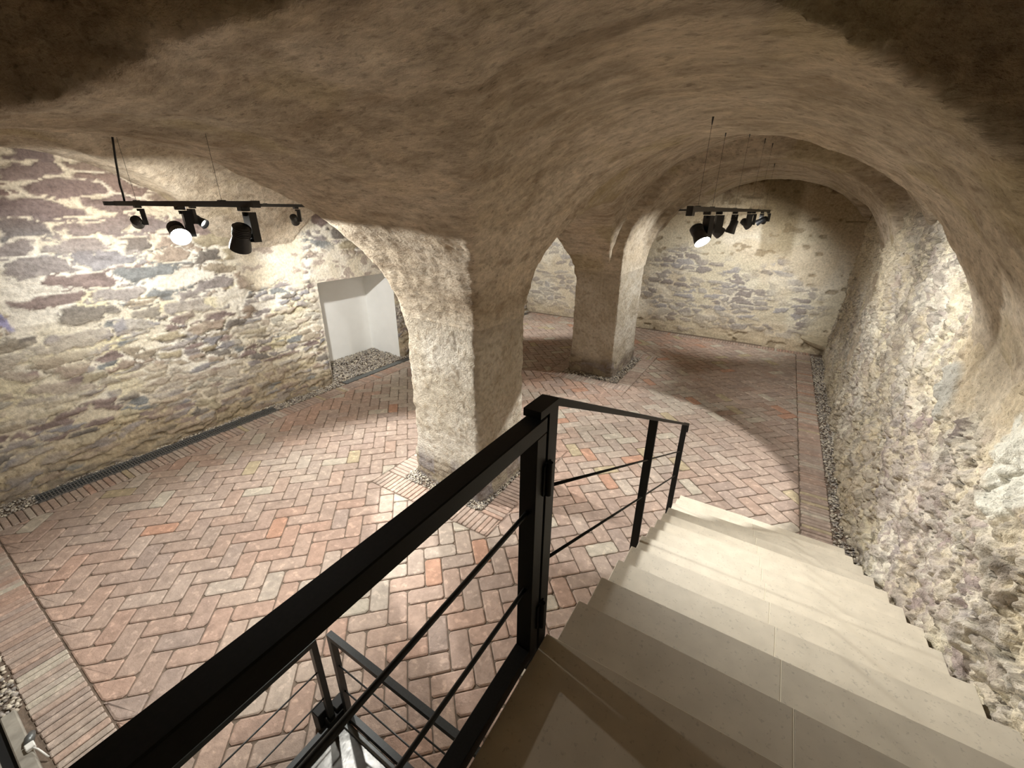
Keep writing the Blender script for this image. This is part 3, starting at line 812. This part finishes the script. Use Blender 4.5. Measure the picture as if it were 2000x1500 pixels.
# ------------------------------------------------------------------ gravel
t_ = (1 + 5 ** 0.5) / 2
ICO = np.array([(-1, t_, 0), (1, t_, 0), (-1, -t_, 0), (1, -t_, 0), (0, -1, t_), (0, 1, t_), (0, -1, -t_), (0, 1, -t_), (t_, 0, -1), (t_, 0, 1), (-t_, 0, -1), (-t_, 0, 1)]) / math.hypot(1, t_)
ICF = np.array([(0, 11, 5), (0, 5, 1), (0, 1, 7), (0, 7, 10), (0, 10, 11), (1, 5, 9), (5, 11, 4), (11, 10, 2), (10, 7, 6), (7, 1, 8), (3, 9, 4), (3, 4, 2), (3, 2, 6), (3, 6, 8), (3, 8, 9), (4, 9, 5), (2, 4, 11), (6, 2, 10), (8, 6, 7), (9, 8, 1)])
def gravel(rects, label, r=0.016, cover=1.25, zf=None):
    P = []
    for (x0, x1, y0, y1, z) in rects:
        n = int((x1 - x0) * (y1 - y0) / (4 * r * r) * cover * 1.3)
        p = np.stack([rng.uniform(x0, x1, n), rng.uniform(y0, y1, n), np.full(n, z)], 1); P.append(p)
    P = np.concatenate(P); n = len(P)
    P[:, 2] += rng.uniform(-0.006, 0.010, n)
    if zf is not None: P[:, 2] += zf(P[:, 0], P[:, 1])
    s = r * rng.uniform(0.6, 1.35, (n, 1)) * np.stack([rng.uniform(.8, 1.3, n), rng.uniform(.7, 1.1, n), rng.uniform(.45, .8, n)], 1)
    J = ICO[None] * (1 + rng.uniform(-.18, .18, (n, 12, 1)))
    J = J * s[:, None, :]
    a = rng.uniform(0, 2 * math.pi, n); b = rng.uniform(-.5, .5, n)
    c_, s_ = np.cos(a)[:, None], np.sin(a)[:, None]
    xx, yy_ = J[..., 0] * c_ - J[..., 1] * s_, J[..., 0] * s_ + J[..., 1] * c_
    zz = J[..., 2] + np.tan(b)[:, None] * xx * 0.5
    V = np.stack([xx, yy_, zz], -1) + P[:, None, :]
    Fc = (ICF[None] + (np.arange(n) * 12)[:, None, None]).reshape(-1, 3)
    pc = palette(rng.random(n), [(0.34, 0.30, 0.25), (0.44, 0.39, 0.32), (0.27, 0.24, 0.21), (0.52, 0.47, 0.38), (0.38, 0.35, 0.32), (0.60, 0.55, 0.46), (0.24, 0.22, 0.20)]) * rng.uniform(.85, 1.15, (n, 1))
    o = mesh_np('gravel_bed', V.reshape(-1, 3), Fc, M_GRAVEL, np.repeat(pc, 12, 0))
    return tag(o, label, 'gravel', kind='stuff')
gravel([(-8.25, -7.88, -0.35, 0.50, 0.0), (-8.25, -8.14, 0.50, 3.9, 0.0), (-8.25, -7.88, 3.88, 5.45, 0.0), (-8.25, -8.06, 7.5, 14.3, 0.0)],
       'strip of light brown gravel along the foot of the left stone wall', 0.016)
gravel([(NX + 0.01, -8.07, 5.45, 7.50, 0.01)], 'bed of brown gravel filling the white plastered recess', 0.018,
       zf=lambda a, b: 0.07 * np.clip((-8.25 - a) / 1.0, 0, 1) + 0.02 * noise(a * 3, b * 3, 0, 3))
gravel([(1.31, 1.60, 4.9, 13.95, 0.0)], 'narrow strip of grey gravel along the foot of the craggy right wall', 0.017, 1.1)
gravel([(-4.14, -2.70, 3.60, 3.82, 0.0), (-4.14, -3.95, 3.6, 5.0, 0.0), (-2.86, -2.70, 3.6, 4.98, 0.0)],
       'thin ring of gravel round the foot of the large central pillar', 0.015, 1.2)
gravel([(-4.06, -2.65, 8.95, 9.22, 0.0), (-2.9, -2.65, 8.95, 11.1, 0.0)], 'thin ring of gravel round the foot of the farther pillar', 0.018, 1.1)
gravel([(-7.9, -4.45, -0.48, -0.31, 0.0)], 'gravel beside the concrete kerb at the lower left corner', 0.016)

# ------------------------------------------------------------------ drain, steel covers, kerb
g = empty('drain_grating', (-8.0, 2.2, 0), 'long narrow steel drain grating in the floor along the left wall', 'drain')
fr = MB(); fr.box(-8.125, -8.115, 0.5, 3.87, -0.01, 0.012); fr.box(-7.890, -7.880, 0.5, 3.87, -0.01, 0.012)
fr.box(-8.125, -7.88, 0.49, 0.502, -0.01, 0.012); fr.box(-8.125, -7.88, 3.868, 3.88, -0.01, 0.012)
fr.build('frame', M_GALV, g)
gb = MB(); yv = 0.53
while yv < 3.85:
    gb.box(-8.115, -7.89, yv, yv + 0.012, -0.004, 0.009); yv += 0.036
for xv in (-8.07, -8.005, -7.94): gb.box(xv - 0.003, xv + 0.003, 0.5, 3.87, -0.004, 0.011)
gb.build('grate', M_GALV, g)
tb = MB(); tb.box(-8.115, -7.89, 0.5, 3.87, -0.01, -0.008); tb.build('channel', M_DARK, g)
cv = MB(); cv.box(-8.055, -7.885, 5.50, 13.9, -0.01, 0.008, 0.003)
tag(cv.build('steel_channel_cover', M_GREYST), 'flat grey steel channel cover in front of the white recess', 'channel cover')
kb = MB(); kb.box(-4.42, -2.6, -0.43, -0.345, -0.01, 0.05, 0.008); kb.box(-6.5, -2.6, -0.70, -0.50, -0.01, 0.06, 0.01)
kb2 = MB(); kb2.box(-6.5, -2.6, -0.50, -0.43, -0.01, 0.004)
kq = empty('concrete_kerb', (-4.0, -0.5, 0), 'low grey concrete kerb with a black slot at the bottom left corner', 'kerb')
kb.build('kerb_stone', M_CONC, kq); kb2.build('slot', M_DARK, kq)
cc = empty('cable_connector', (-3.93, -0.33, 0.05), 'small white plastic cable connector lying on the kerb beside the bricks at bottom left', 'connector')
MB().box(-3.965, -3.905, -0.375, -0.325, 0.052, 0.087, 0.005).build('plug', M_PLUG, cc)
MB().tube([(-4.06, -0.32, 0.055), (-4.01, -0.335, 0.075), (-3.965, -0.35, 0.075)], [0.022, 0.03, 0.027], 12).build('sleeve', M_GREYST, cc, True)
MB().tube([(-3.905, -0.34, 0.07), (-3.87, -0.325, 0.068), (-3.83, -0.315, 0.06), (-3.78, -0.30, 0.02)], 0.006, 8).build('cable', M_PLUG, cc, True)

# ------------------------------------------------------------------ stone stairs and landing
SX0, SX1, ST0, G, RS, ZT = -0.471, 1.316, 1.047, 0.345, 0.17, 2.21
stair = empty('staircase', (0.4, 3.0, 0), 'pale limestone staircase going down from the landing to the brick floor', 'stairs')
def slab(x0, x1, y0, y1, z0, z1, name, jx=0.40):
    m = MB(); m.box(x0, jx - 0.002, y0, y1, z0, z1, 0.003); m.box(jx + 0.002, x1, y0, y1, z0, z1, 0.003)
    o = m.build(name, M_LIME, stair)
    MB().box(jx - 0.002, jx + 0.002, y0 + 0.002, y1 - 0.001, z0, z1 - 0.0004).build('joint', M_GROUT, o)
    return o
slab(SX0, 1.36, -2.3, ST0, ZT - 0.04, ZT, 'landing_slab', 0.46)
for i in range(1, 13):
    yn = ST0 + i * G; zt = ZT - i * RS
    slab(SX0, SX1 + (0.03 if i > 5 else 0.0), yn - G - 0.03, yn, zt - 0.04, zt, 'tread', 0.40 + 0.004 * random.uniform(-1, 1))
for i in range(0, 13):
    yn = ST0 + i * G - 0.02; zt = ZT - i * RS
    MB().box(SX0 + 0.012, SX1, yn - 0.02, yn, zt - RS, zt - 0.04).build('riser', M_LIME, stair)
ck = MB()
prof = [(-2.3, 0.0), (-2.3, ZT - 0.04)]
for i in range(0, 13):
    prof += [(ST0 + i * G - 0.045, ZT - i * RS - 0.042), (ST0 + i * G - 0.045, ZT - (i + 1) * RS - 0.042)]
prof = prof[:-1] + [(ST0 + 12 * G - 0.045, 0.0)]
n = len(prof)
xa, xb = SX0 + 0.035, 1.30
ck.add([(xa, a, b) for a, b in prof] + [(xb, a, b) for a, b in prof], [[i, (i + 1) % n, (i + 1) % n + n, i + n] for i in range(n)])
for xx_, rev in ((xa, False), (xb, True)):
    for i in range(2, n - 1, 2):
        pass
# side cheeks as a strip of quads down to the floor
ys_ = [-2.3] + [ST0 + i * G - 0.045 for i in range(0, 13)]
zt_ = [ZT - 0.042 - k * RS for k in range(0, 13)]
for xx_ in (xa, xb):
    for k in range(13):
        ck.add([(xx_, ys_[k], 0), (xx_, ys_[k + 1], 0), (xx_, ys_[k + 1], zt_[k]), (xx_, ys_[k], zt_[k])], [[0, 1, 2, 3]])
ck.build('stair_core', M_LIME, stair)

# ------------------------------------------------------------------ railings
RX0, RX1, RXC = -0.535, -0.477, -0.505
lr = empty('landing_railing', (RXC, 0, ZT), 'black steel railing gate along the landing, with the thick handrail crossing the foreground', 'railing')
m = MB(); m.box(RX0, RX1, -2.2, 0.975, 3.155, 3.207, 0.003); m.build('handrail', M_BLACK, lr)
m = MB(); m.box(RX0, RX1, 0.915, 0.972, 2.20, 3.155, 0.002); m.build('post', M_BLACK, lr)
m = MB(); m.box(RX0, RX1, -2.2, 0.915, 2.205, 2.262, 0.002); m.build('bottom_rail', M_BLACK, lr)
m = MB(); m.box(RX0, RX1, -1.4, -1.34, 2.262, 3.155, 0.002); m.build('post', M_BLACK, lr)
for zz_ in (2.885, 2.555):
    MB().tube([(RXC, -2.2, zz_), (RXC, 0.93, zz_)], 0.0075, 12).build('rod', M_BLACK, lr, True)
fr_ = empty('stair_railing', (RXC, 2.8, 1.2), 'black steel railing running down the open side of the stone stairs', 'railing')
m = MB(); m.box(RX0, RX1, 0.985, 1.045, 2.02, 3.215, 0.002); m.build('post', M_BLACK, fr_)
SL = 0.478
m = MB(); HZ = 3.238
hz = lambda yv: HZ - SL * (yv - 1.045)
y_end = 4.60
m.add([(RX0, 0.93, HZ), (RX1, 0.93, HZ), (RX1, 1.045, HZ), (RX0, 1.045, HZ), (RX1, y_end, hz(y_end)), (RX0, y_end, hz(y_end)),
       (RX0, 0.93, HZ - 0.024), (RX1, 0.93, HZ - 0.024), (RX1, 1.045, HZ - 0.026), (RX0, 1.045, HZ - 0.026), (RX1, y_end, hz(y_end) - 0.024), (RX0, y_end, hz(y_end) - 0.024)],
      [[0, 1, 2, 3], [3, 2, 4, 5], [7, 6, 9, 8], [8, 9, 11, 10], [0, 6, 7, 1], [5, 4, 10, 11], [1, 7, 8, 2], [2, 8, 10, 4], [6, 0, 3, 9], [9, 3, 5, 11]])
hr = m.build('handrail', M_BLACK, fr_)
MB().box(RX0, RX1, y_end - 0.004, y_end + 0.016, hz(y_end) - 0.11, hz(y_end) + 0.0, 0.002).build('end_return', M_BLACK, hr)
for yp in (2.70, 4.47):
    k = math.ceil((yp - ST0) / G); zb = ZT - k * RS - 0.16
    MB().box(RX0, RX1, yp - 0.011, yp + 0.011, max(zb, 0.0), hz(yp) - 0.02, 0.001).build('post', M_BLACK, fr_)
for z0 in (2.905, 2.575):
    MB().tube([(RXC, 1.03, z0 + 0.007), (RXC, 4.47, z0 - 0.487 * (4.47 - 1.045))], 0.0065, 10).build('rod', M_BLACK, fr_, True)
h_ = MB(); h_.tube([(RX1 + 0.011, 0.979, 2.93), (RX1 + 0.011, 0.979, 3.05)], 0.011, 12); h_.box(RX1 - 0.002, RX1 + 0.006, 0.955, 1.003, 2.935, 3.045)
h_.build('hinge', M_BLACK, fr_)
h_ = MB(); h_.tube([(RX1 + 0.011, 0.979, 2.33), (RX1 + 0.011, 0.979, 2.45)], 0.011, 12); h_.box(RX1 - 0.002, RX1 + 0.006, 0.955, 1.003, 2.335, 2.445)
h_.build('hinge', M_BLACK, fr_)

# low guard rails round the metal platform on the cellar floor
def guard(name, p0, p1, label, grp):
    """frame of square tube standing between p0 and p1"""
    p0, p1 = Vector(p0), Vector(p1)
    e = empty(name, tuple((p0 + p1) / 2), label, 'railing', grp)
    t = 0.042; u = Vector((0, 0, 1)); d = (p1 - p0).normalized()
    MB().prism(p0 + u * 0.98 - d * t / 2, p1 + u * 0.98 + d * t / 2, t, t).build('top_rail', M_BLACK2, e)
    for q in (p0, p1): MB().prism(q, q + u * 0.96, t, t, up=d).build('post', M_BLACK2, e)
    MB().prism(p0 + u * 0.06 + d * t / 2, p1 + u * 0.06 - d * t / 2, t, t * 1.4).build('bottom_rail', M_BLACK2, e)
    for zz_ in (0.68, 0.39): MB().tube([p0 + u * zz_, p1 + u * zz_], 0.006, 8).build('rod', M_BLACK2, e, True)
    return e
M_BLACK2 = mat_plain('dark_grey_steel', (0.045, 0.05, 0.052), 0.38, metal=0.2, noise_amt=0.15, scale=80)
guard('guard_rail', (-2.19, 0.94, 0), (-2.19, -1.15, 0), 'low black guard rail at the bottom left of the thick handrail, running toward the camera', 'guard rails of the platform')
guard('guard_rail', (-2.12, 1.04, 0), (-0.62, 1.04, 0), 'low black guard rail at bottom centre that runs right and disappears behind the landing', 'guard rails of the platform')
pf = empty('metal_platform', (-1.35, -0.1, 0), 'shiny ribbed metal platform inside the low guard rails at bottom centre', 'platform')
MB().box(-2.10, -0.55, -1.2, 0.97, -0.005, 0.03, 0.003).build('deck', M_SHINY, pf)
ed = MB(); ed.box(-2.15, -2.10, -1.2, 1.01, -0.005, 0.05, 0.004); ed.box(-2.10, -0.55, 0.97, 1.01, -0.005, 0.05, 0.004); ed.build('edge_frame', M_GREYST, pf)
hb = MB(); hb.box(-2.31, -2.22, 0.86, 0.95, 0.0, 0.22, 0.005); hb.box(-2.25, -2.16, 0.975, 1.07, 0.0, 0.20, 0.005); hb.box(-2.25, -2.14, 0.90, 1.02, 0.0, 0.16, 0.004)
hb.build('hinge_block', M_BLACK, pf)

# ------------------------------------------------------------------ lighting tracks and spotlights
def track(name, p0, p1, label, conn=(), drop=()):
    p0, p1 = Vector(p0), Vector(p1)
    e = empty(name, tuple((p0 + p1) / 2), label, 'lighting track', 'ceiling lighting tracks')
    MB().prism(p0, p1, 0.038, 0.040).build('track_profile', M_TRACK, e)
    for (q, zc) in conn:
        q = Vector(q)
        MB().box(q.x - 0.02, q.x + 0.02, q.y - 0.02, q.y + 0.02, q.z + 0.014, q.z + 0.026).build('wire_clip', M_TRACK, e)
        w = MB().tube([q + Vector((0, 0, 0.02)), (q.x, q.y, zc)], 0.0014, 6).build('suspension_wire', M_TRACK, e, True)
        MB().tube([(q.x, q.y, zc - 0.05), (q.x, q.y, zc + 0.02)], [0.004, 0.009], 8).build('ceiling_anchor', M_TRACK, w, True)
    return e
TZ = 3.775
tA = track('lighting_track', (-5.42, 1.65, TZ), (-3.03, 1.65, TZ), 'black lighting track nearest the camera on the left, hung below the arch',
           [((-3.47, 1.65, TZ), 4.28), ((-4.95, 1.65, TZ), 4.42)])
MB().box(-3.05, -3.02, 1.628, 1.672, TZ - 0.022, TZ + 0.022).build('end_cap', M_TRACK, tA)
cb = MB(); cb.tube([(-5.05, 1.62, 4.50), (-5.10, 1.63, 4.36), (-5.06, 1.66, 4.30), (-5.12, 1.65, 4.12), (-5.20, 1.65, 3.93), (-5.20, 1.65, 3.86), (-5.22, 1.65, TZ + 0.01)], 0.0085, 8)
cb.build('power_cable', M_TRACK, tA, True)
tB = track('lighting_track', (-6.2, 1.78, TZ), (-6.2, 12.0, TZ), 'thin black lighting track running away at left, vanishing behind the curved arch',
           [((-6.2, 3.5, TZ), 4.5), ((-6.2, 6.4, TZ), 4.4), ((-6.2, 10.0, TZ), 4.4)])
def tx(yv): return -0.675 + 0.0275 * (yv - 3.51)
tC = track('lighting_track', (tx(3.65), 3.65, TZ), (tx(11.9), 11.9, TZ), 'black lighting track under the right hand vault with a row of spotlights',
           [((tx(v), v, TZ), zc) for v, zc in ((3.94, 4.42), (4.59, 4.42), (6.12, 4.60), (7.83, 4.72), (9.1, 4.80), (10.4, 4.60))])
MB().box(tx(3.7) - 0.024, tx(3.7) + 0.024, 3.64, 3.75, TZ - 0.05, TZ + 0.022, 0.003).build('feed_box', M_TRACK, tC)
tD = track('lighting_track', (-3.6, 11.4, TZ), (tx(11.4) - 0.03, 11.4, TZ), 'short black cross track left of the far end of the right track', [((-1.6, 11.4, TZ), 4.45)])

def spotlight(key, px, label, lit=False, big=1.0, flip=1):
    pos, tgt, power, cone, blend = SPOTS[key]
    pos = Vector(pos); d = (Vector(tgt) - pos).normalized()
    e = empty('track_spotlight', (px[0], px[1], TZ - 0.017), label, 'spotlight', 'track spotlights')
    x0, y0 = px[0], px[1]
    s = big
    MB().box(x0 - 0.03, x0 + 0.03, y0 - 0.03, y0 + 0.03, TZ - 0.045, TZ - 0.017, 0.004).build('adapter', M_TRACK, e)
    hor = Vector((d.x, d.y, 0)); hor = hor.normalized() if hor.length > 0.05 else Vector((1, 0, 0))
    side = Vector((-hor.y, hor.x, 0)) * flip
    # upright driver box
    bx = MB(); cz = TZ - 0.045 - 0.085 * s
    c = Vector((x0, y0, cz)) - side * 0.03
    bx.prism(c + Vector((0, 0, 0.08 * s)), c - Vector((0, 0, 0.09 * s)), 0.075 * s, 0.045 * s, up=side)
    bx.tube([(x0, y0, TZ - 0.05), (x0, y0, TZ - 0.075)], 0.016, 10)
    bx.build('driver_box', M_TRACK, e)
    # cylindrical head with cooling fins, wider toward the lens
    hc = c - Vector((0, 0, 0.055 * s)) + side * 0.075 * s
    R = 0.052 * s
    hd = MB()
    hd.tube([hc - d * 0.075 * s, hc - d * 0.07 * s, hc - d * 0.01 * s, hc + d * 0.06 * s, hc + d * 0.085 * s], [R * 0.55, R * 0.78, R * 0.86, R * 1.12, R * 1.15], 20, cap=False)
    hd.tube([hc + d * 0.085 * s, hc + d * 0.05 * s], [R * 1.15, R * 0.95], 20, cap=False)
    hd.tube([hc - d * 0.0765 * s, hc - d * 0.0755 * s], [R * 0.55, R * 0.56], 20)
    for k in range(5):
        q = hc - d * (0.06 - 0.011 * k) * s
        hd.tube([q, q + d * 0.004 * s], [R * 0.98, R * 0.98], 20)
    h = hd.build('lamp_head', M_TRACK, e, True)
    MB().tube([c - Vector((0, 0, 0.055 * s)), hc], 0.012 * s, 10).build('swivel_arm', M_TRACK, e, True)
    k_ = 0.068 if lit else 0.040
    ln = MB(); ln.tube([hc + d * k_ * s, hc + d * (k_ + 0.004) * s], [R * (1.06 if lit else 0.93), R * (1.04 if lit else 0.92)], 20)
    ln.build('lens', M_LENS if lit else M_LENSOFF, h)
    li = bpy.data.lights.new('spot_beam', 'SPOT'); li.energy = power; li.color = LAMP
    li.spot_size = math.radians(cone); li.spot_blend = blend; li.shadow_soft_size = 0.035
    lo = bpy.data.objects.new('spot_beam', li); COL.objects.link(lo)
    lp = hc + d * 0.10 * s
    mw = Matrix.Translation(lp) @ d.to_track_quat('-Z', 'Y').to_matrix().to_4x4()
    lo.parent = e; lo.matrix_basis = e.matrix_basis.inverted() @ mw
    return e
LY = 1.65
spotlight('L1', (-6.20, 2.06), 'leftmost black spotlight at the left, its back to the camera')
spotlight('L2', (-4.15, LY), 'spotlight on the near left track with its glaring bright lens turned to the camera', lit=True, big=1.15, flip=-1)
spotlight('L3', (-6.20, 2.60), 'black spotlight just right of the glaring one, aimed at the central pillar')
spotlight('L4', (-3.20, LY), 'large black spotlight at the right end of the near left track', big=1.15)
spotlight('L5', (-6.20, 3.94), 'small black spotlight on the thin receding left track, beside the arch edge')
spotlight('L6', (-6.20, 5.60), 'spotlight on the receding left track hidden behind the big pillar')
spotlight('L7', (-6.20, 9.30), 'far spotlight of the receding left track, aimed at the far left corner')
spotlight('R1', (-0.65, 4.38), 'largest spotlight on the right hand track, with a bright glowing lens', lit=True, big=1.15, flip=-1)
spotlight('R2', (-0.63, 5.02), 'second spotlight of the right hand track, a small round head turned to the right wall')
spotlight('R3', (-0.60, 6.24), 'third spotlight of the right hand track, pointing straight down to the floor')
spotlight('R4', (-0.56, 7.84), 'fourth spotlight of the right hand track, first of the far cluster')
spotlight('R5', (-0.54, 8.46), 'fifth spotlight of the right hand track, aimed at the back wall')
spotlight('R6', (-0.495, 10.11), 'sixth spotlight of the right hand track, turned to the farther pillar')
spotlight('R7', (-0.45, 11.55), 'last spotlight at the far end of the right hand track')
